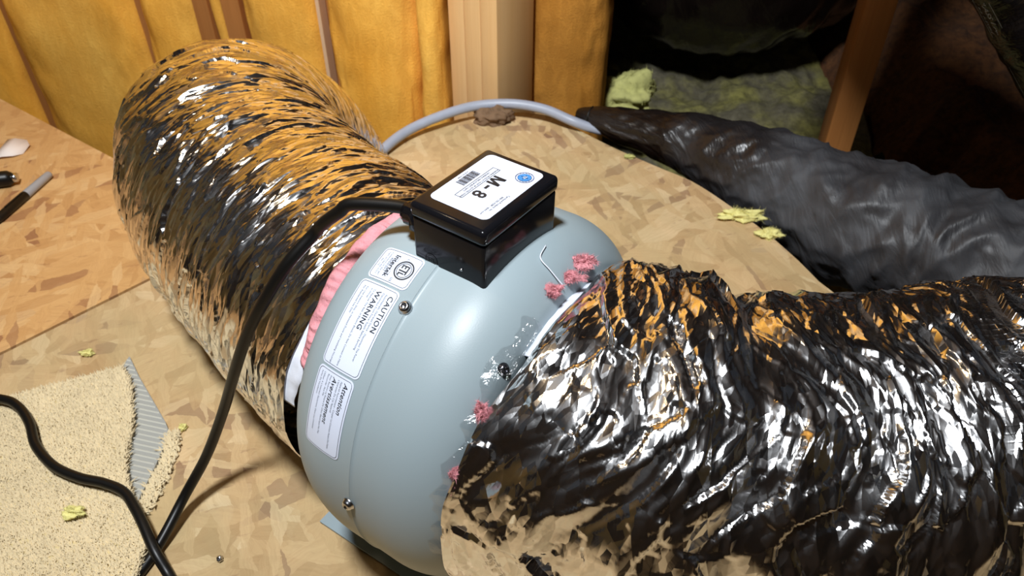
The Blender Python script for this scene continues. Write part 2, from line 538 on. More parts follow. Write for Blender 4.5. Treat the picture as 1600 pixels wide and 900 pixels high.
def fluff(name, loc, size, m, parent=None, seed=0, fibres=900, rough=.45, core=.8, thin=.02):
    """torn glass wool: a lumpy core with loose fibres standing out of it"""
    rg = np.random.default_rng(seed + 100)
    n = 22; ph = np.linspace(0.02, PI - .02, n); th = np.linspace(0, 2 * PI, 2 * n, endpoint=False)
    x = np.sin(ph)[:, None] * np.cos(th); y = np.sin(ph)[:, None] * np.sin(th); z = np.cos(ph)[:, None] + 0 * th
    f = 1.5
    k = core + rough * .6 * (fbm(x * f + 5.3 + seed, y * f + z * .4, None, seed, 4) + fbm(y * f + 2.1, z * f + seed + x * .4, None, seed + 5, 4) + fbm(z * f + 7.7, x * f + seed + y * .4, None, seed + 9, 4))
    P = np.stack([x * k * size[0], y * k * size[1], np.maximum(z * k * size[2], -size[2] * .8)], -1) + np.array(loc, float)
    v = P.reshape(-1, 3).tolist(); nt = 2 * n
    fc = [(i * nt + j, i * nt + (j + 1) % nt, (i + 1) * nt + (j + 1) % nt, (i + 1) * nt + j) for i in range(n - 1) for j in range(nt)]
    mean = min((size[0] * size[1] * size[2]) ** (1 / 3), .024)
    for q in rg.integers(0, len(v), fibres):
        p = np.array(v[q]); o_ = (p - np.array(loc)) / np.array(size); o_ /= np.linalg.norm(o_) + 1e-6
        d = o_ * .5 + rg.normal(0, .6, 3); d *= mean * rg.uniform(.15, .45) / np.linalg.norm(d)
        w_ = np.cross(d, rg.normal(0, 1, 3)); w_ *= mean * thin / (np.linalg.norm(w_) + 1e-9)
        b_ = len(v); v += [tuple(p - w_ - d * .3), tuple(p + w_ - d * .3), tuple(p + d + rg.normal(0, .1, 3) * mean)]
        fc.append((b_, b_ + 1, b_ + 2))
    return mesh(name, v, fc, m, parent, True)


# text outlines cached as flat meshes
_tcache = {}


def text2d(s, size, bold=0.0, shear=0.0, align='CENTER', spacing=1.0):
    cu = bpy.data.curves.new('lettering', 'FONT'); cu.body = s; cu.size = size; cu.offset = bold * size; cu.shear = shear
    cu.align_x = align; cu.align_y = 'CENTER'; cu.resolution_u = 2; cu.fill_mode = 'FRONT'; cu.space_character = spacing
    o = bpy.data.objects.new('lettering', cu); COL.objects.link(o)
    dg = bpy.context.evaluated_depsgraph_get()
    ev = o.evaluated_get(dg); me = ev.to_mesh()
    v = np.array([x.co[:2] for x in me.vertices]).reshape(-1, 2); f = [tuple(p.vertices) for p in me.polygons]
    ev.to_mesh_clear(); bpy.data.objects.remove(o); bpy.data.curves.remove(cu)
    return v, f


def ring2d(cx, cy, r0, r1, n=40):
    a = np.linspace(0, 2 * PI, n, endpoint=False)
    v = np.concatenate([np.stack([cx + r * np.cos(a), cy + r * np.sin(a)], -1) for r in (r0, r1)])
    return v, [(i, (i + 1) % n, n + (i + 1) % n, n + i)[::-1] for i in range(n)]


def disc2d(cx, cy, r, n=36):
    a = np.linspace(0, 2 * PI, n, endpoint=False)
    return np.stack([cx + r * np.cos(a), cy + r * np.sin(a)], -1), [tuple(range(n))]


def rect2d(x0, y0, x1, y1):
    return np.array([(x0, y0), (x1, y0), (x1, y1), (x0, y1)]), [(0, 1, 2, 3)]


def rrect_pts(x0, y0, x1, y1, r, n=6):
    out = []
    for cx, cy, a0 in ((x1 - r, y1 - r, 0), (x0 + r, y1 - r, 90), (x0 + r, y0 + r, 180), (x1 - r, y0 + r, 270)):
        for k in range(n + 1):
            a = R_(a0 + 90 * k / n); out.append((cx + r * math.cos(a), cy + r * math.sin(a)))
    return np.array(out)


def rframe2d(x0, y0, x1, y1, r, wd):
    a = rrect_pts(x0, y0, x1, y1, r); b = rrect_pts(x0 + wd, y0 + wd, x1 - wd, y1 - wd, max(r - wd, .0002)); n = len(a)
    # subdivide long straight sides so the frame follows a curved surface
    def sub(p):
        out = []
        for i in range(n):
            q = p[(i + 1) % n]
            k = 8 if np.linalg.norm(p[i] - a[(i + 1) % n]) > .004 else 1
            out += [p[i] + (q - p[i]) * t / 8 for t in range(8)]
        return np.array(out)
    A, B = sub(a), sub(b); n = len(A)
    return np.concatenate([A, B]), [(i, (i + 1) % n, n + (i + 1) % n, n + i) for i in range(n)]


def decal(name, pieces, fmap, m, parent):
    vs = []; fs = []; k = 0
    for v, f in pieces:
        if not len(v): continue
        vs.append(v); fs += [tuple(i + k for i in q) for q in f]; k += len(v)
    v = np.concatenate(vs)
    return mesh(name, fmap(v[:, 0], v[:, 1]), fs, m, parent)


def at(v_f, dx, dy):
    return v_f[0] + np.array([dx, dy]), v_f[1]


# ================================================================== structure
floor = tag(empty('floor'), kind='structure')
# left-hand sheet (far side cut along the duct), and the weathered sheet that carries the fan
seam = -0.583
prism('osb_sheet', [uvz(seam - .004 + .02, .19, 0)[:2], uvz(-2.4, .25, 0)[:2], uvz(-2.4, -1.2, 0)[:2], uvz(seam - .37, -1.2, 0)[:2], uvz(-.637, -.21, 0)[:2]], -.018, 0, 'osb', floor)
near = [uvz(-.632, -.21, 0)[:2], uvz(seam - .365, -1.2, 0)[:2], (-1.0, -1.2), (1.7, -1.2), (1.7, .60), (1.0, .60), (.62, .66), (.47, .78)]
far = smooth_path([(.43, .85), (.409, .907), (.371, .985), (.302, 1.093), (.247, 1.143), (.175, 1.208), (.09, 1.297), (.043, 1.33), (-.047, 1.325), (-.13, 1.288), (-.182, 1.245), (-.221, 1.194)], 40)
prism('osb_sheet', near + [tuple(p) for p in far] + [uvz(seam + .022, .19, 0)[:2]], -.018, 0.0, 'osb_w', floor)
# rough pine edge under the weathered sheet
ed = far[6:]
Pb = np.array([[(p[0], p[1], -.019), (p[0] + d[0], p[1] + d[1], -.019), (p[0] + d[0], p[1] + d[1], -.09), (p[0], p[1], -.09)]
               for p, d in zip(ed, np.stack([np.gradient(ed[:, 1]), -np.gradient(ed[:, 0])], -1) / np.linalg.norm(np.gradient(ed, axis=0), axis=1)[:, None] * .002)])
grid('edge_trim', Pb, 'pine_r', floor, True, None, True, False)
prism('lower_deck', [(-3, .3), (3, .3), (3, 3.4), (-3, 3.4)], -.62, -.6, 'drywall', floor)

wb = tag(empty('wall_back'), kind='structure')
WA = R_(12); WE = np.array([-math.cos(WA), math.sin(WA), 0]); WN = np.array([math.sin(WA), math.cos(WA), 0]); W0 = np.array([-.06, 1.43, 0])


def wp(e, d, z):
    p = W0 + e * WE + d * WN
    return np.array([p[0], p[1], z])


boxmesh('sheathing', wp(-.02, .16, -.6), WE * 2.2, WN * .012, Z * 2.7, 'plywood', wb)
for e0, e1, d in ((1.045, 1.022, .012), (.718, .700, .012), (.578, .546, -.004), (.516, .478, -.004), (.322, .300, .03)):
    boxmesh('stud', wp(e0, d, -.6), WE * (e1 - e0), WN * .14, Z * 2.6, 'pine_r', wb)

ceil = tag(empty('ceiling'), kind='structure')
sl = np.array([0, 1, -.28]); sl /= np.linalg.norm(sl); sn = np.array([0, .28, 1.0]); sn /= np.linalg.norm(sn)
for k in range(9):
    c = np.array([-2.2, -1.2, 2.85]) + sl * (k * .52)
    boxmesh('roof_board', c, np.array([4.6, 0, 0]), sl * .515, sn * .015, 'deck', ceil)
for k in range(9):
    c = np.array([-2.1 + k * .55, -1.2, 2.85]) - sn * .14
    boxmesh('rafter', c, np.array([.04, 0, 0]), sl * 4.6, sn * .14, 'rafter', ceil)
wf = tag(boxmesh('wall_front', (-2.2, -1.22, -.1), (4.6, 0, 0), (0, -.02, 0), (0, 0, 2.95), 'plywood'), kind='structure')
tag(boxmesh('wall_left', (-2.42, -1.22, -.6), (-.02, 0, 0), (0, 4.6, 0), (0, 0, 2.2), 'drywall'), kind='structure')
tag(boxmesh('wall_right', (2.42, -1.22, -.6), (.02, 0, 0), (0, 2.2, 0), (0, 0, 2.2), 'drywall'), kind='structure')
tag(boxmesh('wall_far', (-2.4, 3.36, -.6), (4.8, 0, 0), (0, .02, 0), (0, 0, 1.7), 'plywood'), kind='structure')


# ------------------------------------------------------------------ batts between the studs
def batt(e0, e1, label, m='batt', d0=0.0, seed=0, z0=-.55, z1=1.85, bulge=.03, thick=.12, group='yellow batts between the studs'):
    NSz, NTc = 150, 96
    zz = np.linspace(z0, z1, NSz)
    wd = abs(e0 - e1) / 2; ec = (e0 + e1) / 2
    th = np.linspace(0, 2 * PI, NTc, endpoint=False)
    pw = 2 / 7
    cx = np.sign(np.cos(th)) * np.abs(np.cos(th)) ** pw * wd
    cy = np.sign(np.sin(th)) * np.abs(np.sin(th)) ** pw * thick / 2
    front = np.clip(-np.sin(th), 0, 1) ** .5
    E = np.tile(cx, (NSz, 1)) + .006 * fbm(zz[:, None] * 6 + seed, 3 + 0 * th[None], None, seed, 3) * np.sign(np.cos(th)) * (np.abs(np.cos(th)) > .5)
    w_ = fbm(zz[:, None] * 2.3 + seed * 3.1, cx[None] * 7 + seed, None, seed, 5)
    f2 = pn(zz[:, None] * 14 + seed, cx[None] * 40 + w_ * 2, None, seed + 3)
    D = cy[None] - front[None] * (bulge * (1 - (cx / wd) ** 2)[None] + .014 * w_ + .004 * f2)
    P = W0 + (ec + E)[..., None] * WE + (d0 + thick / 2 + D)[..., None] * WN + zz[:, None, None] * Z
    o = grid('insulation_batt', P, m, None, True, None, True)
    loc = P.reshape(-1, 3).mean(0)
    tag(o, label, 'insulation', group)
    return o


batt(1.36, 1.052, 'yellow insulation batt at the far left, beyond the first dark gap', seed=1)
batt(1.034, .716, 'broad yellow insulation batt above the marker, between two dark gaps', seed=2, bulge=.022)
batt(.703, .582, 'yellow insulation batt left of the pair of reddish studs', seed=3, bulge=.018)
batt(.545, .518, 'narrow yellow insulation strip squeezed between the two reddish studs', seed=4, bulge=.008)
batt(.476, .318, 'yellow insulation batt between reddish stud and pale paper edge', seed=5, bulge=.02)
batt(.298, .118, 'yellow insulation batt right of the pale paper edge, folded and creased', seed=6, bulge=.03, d0=-.01)
batt(.112, .062, 'thin upright fold of yellow insulation against the left side of the post', seed=7, bulge=.02, d0=-.03)
bb = batt(-.068, -.225, 'insulation batt tinted brown for the shadow right of the post', 'batt_shade', d0=.10, seed=8, bulge=.03, z0=-.5, z1=1.2, group='yellow batts between the studs')
pe = boxmesh('paper_facing', wp(.317, -.006, -.55), WE * -.007, WN * .03, Z * 2.4, 'kraft')
tag(pe, 'pale paper facing strip standing between two yellow insulation batts', 'paper')

# ------------------------------------------------------------------ posts
pc = np.array([-.027, 1.362, 0])
post = tag(empty('wooden_post', (pc[0], pc[1], -.3)), 'pale built-up wooden post of three boards behind the grey cable', 'post')
for k in range(3):
    boxmesh('board', pc - U * (.036 * (k + 1) - .0008) - Z * .3, U * .0354, V * (.122 if k != 1 else .120), Z * 2.3, 'pine', post, .002, 2)
stp = np.array([.628, 1.4, 0])
st = tag(empty('wooden_stud', (.66, 1.42, -.45)), 'slim orange wooden stud in the dark attic behind the black duct', 'stud')
boxmesh('stud_board', (.628, 1.40, -.55), (.050, -.012, 0), (.02, .085, 0), (0, 0, 1.75), 'pine_r', st, .002)

# ------------------------------------------------------------------ lower attic floor: blown insulation
gx = np.linspace(.05, .90, 90); gy = np.linspace(1.2, 3.35, 130)
X, Y = np.meshgrid(gx, gy, indexing='ij')
Zb = -.31 + .05 * fbm(X * 3, Y * 3, None, 11, 5) + .012 * pn(X * 26, Y * 26, None, 12)
tag(grid('blown_insulation', np.stack([X, Y, Zb], -1), 'blown', None, False), 'dusty greenish blown insulation covering the lower attic floor', 'insulation', kind='stuff')
gx = np.linspace(.905, 2.38, 130); gy = np.linspace(.72, 3.35, 150)
X, Y = np.meshgrid(gx, gy, indexing='ij')
edge = np.clip((X - .86) / .2, 0, 1)
Zb = -.40 + .24 * edge + .045 * fbm(X * 4, Y * 4, None, 21, 5) + .014 * pn(X * 30, Y * 30, None, 22)
tag(grid('shaded_insulation', np.stack([X, Y, Zb], -1), 'blown_shade', None, False), 'loose insulation coloured dark brown for shade, heaped behind the right end of the black duct', 'insulation', kind='stuff')


# ================================================================== fan
fan = tag(empty('inline_duct_fan', (C0[0], C0[1], 0)), 'grey round inline duct fan with black wiring box between two foil ducts', 'fan')
RR = .17
aq = np.linspace(0, PI / 2, 22)
rear = [(-.13, .098), (-.082, .100), (-.0800, .122)] + [(-.0795 + .0658 * (1 - math.cos(t)), .1295 + (RR - .1295) * math.sin(t)) for t in aq] + [(.0025, RR), (.0042, RR + .0006), (.0055, RR + .0007)]
front = [(.0056, RR + .0007), (.0068, RR - .0004), (.0085, RR - .0006), (.012, RR - .0004), (.0345, RR)] + [(.0345 + .055 * math.sin(t), .1253 + (RR - .1253) * math.cos(t)) for t in aq[1:]] + [(.0900, .122), (.0905, .102), (.092, .100), (.14, .098)]
lathe('rear_shell', rear, 'grey', fan)
lathe('front_shell', front, 'grey', fan)

# surface of the rear shell / middle as arc length s from the rear rim and angle
tt = np.linspace(0, PI / 2, 200)
prof = np.array([(-.0795 + .0658 * (1 - math.cos(t)), .1295 + (RR - .1295) * math.sin(t)) for t in tt] + [(-.0137 + .0482 * k / 40, RR) for k in range(1, 41)] +
                [(.0345 + .055 * math.sin(t), .1253 + (RR - .1253) * math.cos(t)) for t in tt[1:]])
sarc = np.concatenate([[0], np.cumsum(np.linalg.norm(np.diff(prof, axis=0), axis=1))])


def on_fan(s, th, off=0.0):
    s = np.asarray(s, float); th = np.asarray(th, float)
    t = np.interp(s, sarc, prof[:, 0]); r = np.interp(s, sarc, prof[:, 1])
    e = 1e-4
    dt = np.interp(s + e, sarc, prof[:, 0]) - np.interp(s - e, sarc, prof[:, 0]); dr = np.interp(s + e, sarc, prof[:, 1]) - np.interp(s - e, sarc, prof[:, 1])
    L = np.hypot(dt, dr); nu, nr = -dr / L, dt / L
    t = t + nu * off; r = r + nr * off
    return C0 + t[..., None] * U + r[..., None] * (-np.sin(th)[..., None] * V + np.cos(th)[..., None] * Z)


def fan_normal(s, th):
    return (on_fan(s, th, .001) - on_fan(s, th, 0)) / .001


def sticker(name, th0, th1, s0, s1, label, words):
    """curved sticker; its own frame: x runs down the fan, y towards the front shell, metres"""
    W = RR * R_(th1 - th0) * .985; Hh = s1 - s0
    mp = lambda off: (lambda x, y: on_fan(s0 + np.asarray(y), R_(th0) + np.asarray(x) / (RR * .985), off))
    # sheet with rounded corners as a grid that narrows at both ends
    nx, ny = 40, 14; rc = .0045
    xs = np.concatenate([rc * (1 - np.cos(np.linspace(0, PI / 2, 7))), np.linspace(rc, W - rc, nx)[1:-1], W - rc * (1 - np.cos(np.linspace(0, PI / 2, 7)))[::-1]])
    ins = np.where(xs < rc, rc - np.sqrt(np.maximum(rc ** 2 - (rc - xs) ** 2, 0)), np.where(xs > W - rc, rc - np.sqrt(np.maximum(rc ** 2 - (xs - W + rc) ** 2, 0)), 0))
    f = np.linspace(0, 1, ny)
    Yg = ins[:, None] + (Hh - 2 * ins)[:, None] * f[None]; Xg = np.repeat(xs[:, None], ny, 1)
    o = grid(name, mp(.00045)(Xg, Yg), 'white', fan, False)
    if label: o['label'] = label
    dark, pale = words(W, Hh)
    decal('lettering', dark, mp(.0007), 'ink', o)
    decal('small_print', pale, mp(.0007), 'ink_l', o)
    return o


def para(lines, x, y, dy, size, W=None):
    return [at(text2d(t, size, 0, 0, 'LEFT'), x, y - dy * k) for k, t in enumerate(lines)]


def etl_words(W, H):
    cx, cy, r = W * .50, H * .715, H * .205
    d = [rframe2d(.0014, .0014, W - .0014, H - .0014, .0035, .00032), ring2d(cx, cy, r * .86, r), ring2d(cx, cy, r * .70, r * .76)]
    # E T L drawn as strokes inside the ring
    for x0, y0, x1, y1 in ((-.52, -.42, -.40, .42), (-.52, .28, -.12, .42), (-.52, -.07, -.16, .07), (-.52, -.42, -.12, -.28),
                           (-.22, .28, .40, .42), (.04, -.50, .18, .42), (.30, -.42, .42, .20), (.30, -.42, .60, -.28)):
        d.append(rect2d(cx + x0 * r, cy + y0 * r, cx + x1 * r, cy + y1 * r))
    d.append(at(text2d('Intertek', .0062, .018), W * .5, H * .405))
    d.append(rect2d(W * .2, H * .462, W * .83, H * .468))
    p = [at(text2d('4000301', .0038), W * .5, H * .315), at(text2d('c', .004), W * .18, H * .665), at(text2d('us', .0042), W * .86, H * .59)]
    for k, t in enumerate(('Conforms to UL Std. 507', 'Cert. to CSA Std. C22.2', 'No. 113')):
        p.append(at(text2d(t, .0021), W * .5, H * (.24 - .065 * k)))
    return d, p


def caution_words(W, H):
    d = [rframe2d(.0014, .0014, W - .0014, H - .0014, .0035, .00032), at(text2d('CAUTION', .0062, .012, 0, 'LEFT', 1.1), W * .075, H * .855), at(text2d('WARNING', .0062, .012, 0, 'LEFT', 1.1), W * .075, H * .555)]
    p = para(['Automatically Operated Device - Disconnect The Power', 'Disconnect From Power Supply Before Servicing'], W * .075, H * .745, .0028, .00235)
    p += para(['To Reduce The Risk of Electric Shock, Do Not Connect to Mains', 'in Wires'], W * .075, H * .445, .0028, .00235)
    p += para(['For Use Indoors Only, in Insulated Ducts and Ventilating Housings', 'For Residential Use Only'], W * .075, H * .25, .0030, .00235)
    return d, p


def attention_words(W, H):
    d = [rframe2d(.0014, .0014, W - .0014, H - .0014, .0035, .00032), at(text2d('Attention', .0060, .012, .3, 'LEFT', 1.05), W * .06, H * .82), at(text2d('Avertissement', .0060, .012, .3, 'LEFT', 1.05), W * .06, H * .52)]
    p = para(['Appareil Automatique - Couper Le Courant Avant De Faire', "L'entretien De Cet Appareil"], W * .06, H * .705, .0028, .0023)
    p += para(["Pour Reduire Le Risque De Choc Electrique Ne Pas", "Raccorder Aux Fils"], W * .06, H * .41, .0028, .0023)
    p += para(["Utiliser A L'interieur Seulement, Dans Les Conduits", 'Isoles De Ventilation'], W * .06, H * .225, .0030, .0023)
    return d, p


sticker('certification_sticker', 15.6, 25.5, .0545, .0945, 'small white sticker with ringed emblem', etl_words)
sticker('caution_sticker', 26.2, 50.4, .0530, .0930, 'long white sticker headed CAUTION and WARNING', caution_words)
sticker('attention_sticker', 51.0, 73.6, .0530, .0915, 'white sticker with italic French headings', attention_words)


def screw(s, thd, r, m, name='screw'):
    th = np.array(R_(thd)); p = on_fan(np.array(s), th, 0); n = fan_normal(np.array(s), th)
    a = np.cross(n, U); a /= np.linalg.norm(a); b = np.cross(n, a)
    an = np.linspace(0, 2 * PI, 24, endpoint=False)
    pr = [(r * 1.15, 0), (r * 1.15, r * .18), (r, r * .3), (r * .93, r * .62), (r * .72, r * .86), (r * .42, r * .98), (r * .40, r * .72), (r * .001, r * .66)]
    P = np.array([p + n * h + q * (np.cos(an)[:, None] * a + np.sin(an)[:, None] * b) for q, h in pr])
    # cross slot: pull opposite vertices of the top down
    return grid(name, P, m, fan, True)


for k in range(6):
    screw(.1020, 29 + 57.5 * k, .0048, 'steel')
for a_ in (30.9, 77.9):
    screw(.1905, a_, .0042, 'dark_steel')

# mounting bracket under the fan
bm_ = uvz
brk = empty('mounting_bracket', (0, 0, 0), fan)
brk.location = (0, 0, 0)
for sgn in (-1, 1):
    c = np.array(uvz(-.062, sgn * .098, .003))
    boxmesh('leg_plate', c, U * .15, V * (.003 * sgn), Z * .052, 'grey_dk', brk, .0008)
    boxmesh('base_flange', np.array(uvz(-.118, sgn * .098, 0.0005)), U * .215, V * (-.022 * -sgn), Z * .003, 'grey', brk, .0008)
boxmesh('cross_plate', np.array(uvz(-.055, -.1, .0035)), U * .02, V * .2, Z * .003, 'grey_dk', brk)

# wiring box
bx = empty('wiring_box', (0, 0, 0), fan)
bc = C0 + .0174 * U + .0018 * V
byaw, broll = -.0309, -.0252
bu = math.cos(byaw) * U + math.sin(byaw) * V; bv = -math.sin(byaw) * U + math.cos(byaw) * V
bz_ = math.cos(broll) * Z + math.sin(broll) * bv * -1
bv = math.cos(broll) * bv + math.sin(broll) * Z
hw, hd = .0344, .0474
top = bc + .2116 * Z
lid = boxmesh('lid', top - bu * hw - bv * hd - bz_ * .0135, bu * 2 * hw, bv * 2 * hd, bz_ * .0135, 'black', bx, .0042, 4)
base = boxmesh('housing', top - bu * (hw - .0012) - bv * (hd - .0012) - bz_ * .068, bu * (2 * hw - .0024), bv * (2 * hd - .0024), bz_ * .056, 'black', bx, .003, 3)


def on_lid(off):
    def f(x, y):                                         # x along -bv from the far edge, y along bu from the rear edge
        return top + bz_ * off + (hd - np.asarray(x))[..., None] * bv + (-hw + np.asarray(y))[..., None] * bu
    return f


LA0, LA1, LB0, LB1 = .075 * 2 * hd, .868 * 2 * hd, .118 * 2 * hw, .88 * 2 * hw
LW, LH = LA1 - LA0, LB1 - LB0
rp = rrect_pts(LA0, LB0, LA1, LB1, .0055)
decal('nameplate', [(rp, [tuple(range(len(rp)))])], on_lid(.0003), 'white', bx)
la = lambda a: LA0 + a * LW
lb = lambda b: LB0 + b * LH
mx0, my0, mw, mh, ms_ = la(.312), lb(.421), .0114, .0112, .0024   # heavy capital M drawn from strokes
q4 = [(0, 1, 2, 3)]
d = [rect2d(mx0, my0, mx0 + ms_, my0 + mh), rect2d(mx0 + mw - ms_, my0, mx0 + mw, my0 + mh),
     (np.array([(mx0, my0 + mh), (mx0 + mw / 2 - .0011, my0), (mx0 + mw / 2 + .0011, my0), (mx0 + ms_ * 1.25, my0 + mh)]), q4),
     (np.array([(mx0 + mw - ms_ * 1.25, my0 + mh), (mx0 + mw / 2 - .0011, my0), (mx0 + mw / 2 + .0011, my0), (mx0 + mw, my0 + mh)]), q4),
     rect2d(la(.495), lb(.49), la(.565), lb(.535)), at(text2d('8', .0158, .022, 0, 'CENTER'), la(.675), lb(.528))]
x0, y0, x1, y1, t_ = la(.2), lb(.272), la(.828), lb(.405), .00045
d += [rect2d(x0, y0, x1, y0 + t_), rect2d(x0, y1 - t_, x1, y1), rect2d(x0, y0, x0 + t_, y1), rect2d(x1 - t_, y0, x1, y1)]
d += [at(text2d('WARNING: PRODUCT MUST BE QUOTED WHEN', .0021, .004), la(.514), lb(.365)), at(text2d('ORDERING REPLACEMENT PARTS', .0021, .004), la(.514), lb(.312))]
d += [at(text2d('Tjernlund Products, Inc.', .00255), la(.69), lb(.895)), at(text2d('800-255-4208 - tjfans.com', .00255), la(.76), lb(.842))]
decal('lettering', d, on_lid(.0005), 'ink', bx)
random.seed(4)
bars = []; x = .375
while x < .64:
    wd_ = random.choice((.0035, .0035, .007, .0105))
    bars.append(rect2d(la(x), lb(.085), la(min(x + wd_, .645)), lb(.235))); x += wd_ + random.choice((.0035, .0035, .007))
bars += [at(text2d('8 00255 42088 1', .002), la(.51), lb(.052))]
decal('barcode', bars, on_lid(.0005), 'ink', bx)
ex, ey = la(.172), lb(.80)
decal('emblem_disc', [disc2d(ex, ey, .0052)], on_lid(.0005), 'blue', bx)
em = [ring2d(ex, ey, .0067, .0072), ring2d(ex, ey, .0051, .0054)]
for t in range(16):
    a = t / 16 * 2 * PI; c_, s_ = math.cos(a), math.sin(a)
    for q in (-.35, .3):
        em.append(rect2d(ex + c_ * .00612 - .0002, ey + s_ * .00612 - .00024, ex + c_ * .00612 + .0002, ey + s_ * .00612 + .00024))
em += [rect2d(ex - .0030, ey - .0004, ex + .0030, ey + .0002), rect2d(ex - .0004, ey - .0030, ex + .0003, ey + .0030)]
decal('emblem_ring', em, on_lid(.0007), 'blue_d', bx)
decal('emblem_letters', [at(text2d('TP', .0036, .02), ex, ey)], on_lid(.0009), 'white', bx)


# faint moulded mark and a rivet on the near side of the box
def on_side(off):
    def f(x, y):                                         # x along bu from rear edge, y up from the lid's underside
        return top - bv * (hd - .0012 + off) + (-hw + np.asarray(x))[..., None] * bu + (-.0135 + np.asarray(y))[..., None] * bz_
    return f


mk_ = [ring2d(.018, -.033, .0052, .006), ring2d(.018, -.033, .0040, .0044), at(text2d('ETL', .0042, .02), .018, -.033)]
decal('moulded_mark', mk_, on_side(.0004), 'cord', bx)
pv = on_side(.0)(np.array([.047]), np.array([-.028]))[0]
blob('rivet', pv - bv * .0003, (.0012, .0012, .0012), 'steel', bx, 0, 0, 8)
# cable gland on the rear face
gp = top - bu * (hw - .0005) - bv * .0335 - bz_ * .0225
lathe('cable_gland', [(0, .0112), (-.003, .0112), (-.0032, .0098), (-.012, .0098), (-.0122, .0088), (-.016, .0076), (-.0163, .005)], 'black', bx, 12, bu, bv, gp, True)
lathe('gland_nut', [(.001, .0126), (-.004, .0126), (-.0042, .01)], 'black', bx, 6, bu, bv, gp, True)


# ================================================================== foil ducts
def walk(start, heading, elev, n, L, rest=None):
    P = np.array(start, float); out = [P.copy()]; ds = L / (n - 1)
    for k in range(n - 1):
        s = k * ds; h = heading(s); el = elev(s)
        P = P + ds * np.array([math.cos(h) * math.cos(el), math.sin(h) * math.cos(el), math.sin(el)])
        out.append(P.copy())
    out = np.array(out)
    if rest is not None:                                 # settle gently from the collar to the boards
        x = np.clip(np.linspace(0, L, n) / .35, 0, 1)
        out[:, 2] += (rest - out[0, 2]) * x * x * (3 - 2 * x)
    return out


def foil_duct(name, label, path, radius, disp, m, NT=460):
    root = tag(empty(name, tuple(path[0] * np.array([1, 1, 0]))), label, 'duct')
    NS = len(path)
    t, a, b = frames(path)
    s = np.concatenate([[0], np.cumsum(np.linalg.norm(np.diff(path, axis=0), axis=1))])
    th = np.linspace(0, 2 * PI, NT, endpoint=False)
    T = th / (2 * PI)
    r, ds = disp(s[:, None], T[None, :], radius)
    P = path[:, None] + r[..., None] * (np.cos(th)[None, :, None] * a[:, None] + np.sin(th)[None, :, None] * b[:, None]) + ds[..., None] * t[:, None]
    o = grid('foil_jacket', P, m, root, True, (s, np.linspace(0, 2 * PI, NT + 1) * radius))
    return root, t, a, b


def disp_rear(s, T, R):
    sw = s + .034 * pn(s * 3.2, T * 4, 4, 1) + .012 * pn(s * 9, T * 9, 9, 2) + .004 * pn(s * 30, T * 20, 20, 12)
    env = .55 + .45 * pn(s * 5, T * 3, 3, 9)
    h = .0050 * pn(sw * 11, T * 3, 3, 3) + .0024 * env * rdg(sw * 26, T * 4, 4, 4) + .0014 * rdg(sw * 60 + 3, T * 9, 9, 5) \
        + .0030 * cell(sw * 60, T * 14, 14, 21) + .0010 * cell(sw * 150, T * 26, 26, 7)
    x = np.clip((s - .22) / .25, 0, 1)
    h = h * (1 - .6 * x * np.clip(.35 + .65 * np.cos(2 * PI * (T - .52)), 0, 1))
    mouth = np.exp(-s / .03)
    r = R + h * (1 - .6 * mouth) - .004 * mouth + 0 * T
    return r, .004 * pn(s * 8, T * 12, 12, 8) + .006 * mouth * pn(0 * s + 1.5, T * 10, 10, 10)


def disp_front(s, T, R):
    sw = s + .034 * pn(s * 3.5, T * 5, 5, 31) + .014 * pn(s * 10, T * 11, 11, 32) + .005 * pn(s * 30, T * 24, 24, 43)
    env = .5 + .6 * np.clip(pn(s * 6, T * 4, 4, 39) + .3, 0, 1)
    fold = np.exp(-((s - .135 - .02 * pn(s * 2, T * 5, 5, 40)) / .016) ** 2)
    h = .0065 * pn(sw * 9, T * 3, 3, 33) + .0050 * env * rdg(sw * 19, T * 5, 5, 34) + .0022 * rdg(sw * 44 + 3, T * 11, 11, 35) \
        + .0060 * cell(sw * 38, T * 13, 13, 44) + .0022 * cell(sw * 85, T * 34, 34, 37)
    mouth = np.exp(-s / .022)
    up = np.sin(2 * PI * T)
    r = R + h * (1 - .7 * mouth) + (.001 - .011 * np.clip(up, 0, 1) ** 2) * mouth - .011 * fold
    return r, .005 * pn(s * 8, T * 14, 14, 41) + mouth * (.013 * np.clip(up, 0, 1) ** 3 + .003 * pn(0 * s + 2.5, T * 9, 9, 42))


h0, h1, h2, s1, rb_ = 45.23, -.566, 3.156, .43, .307
hd_r = lambda s: PI - (R_(h0) + h1 * s + h2 * s * s)
el_r = lambda s: 0.0 if s < s1 else -min((s - s1) / rb_, 1.35)
st0 = C0 - .06 * U + .022 * V; st0[2] = .156
pth = walk(st0, hd_r, el_r, 640, .80)
pth = pth[28:]
off0 = .5 * ((pth[0] - C0) @ V)
xx = np.clip(np.linspace(0, .76, len(pth)) / .2, 0, 1)
pth = pth - (off0 * (1 - xx * xx * (3 - 2 * xx)))[:, None] * V
rear_duct, tR, aR, bR = foil_duct('foil_duct', 'wrinkled silver foil duct bending down behind the fan at upper left', pth, .147, disp_rear, 'foil')

hd_f = lambda s: -max(R_(33.8) - 3.3 * s, -R_(5))
pthf = walk(C0 + .083 * U - .005 * Z - .002 * V, hd_f, lambda s: 0.0, 760, 1.0, .161)
front_duct, tF, aF, bF = foil_duct('foil_duct', 'crumpled silver foil duct running right from the fan, nearest the camera', pthf, .1545, disp_front, 'foil_g', 520)


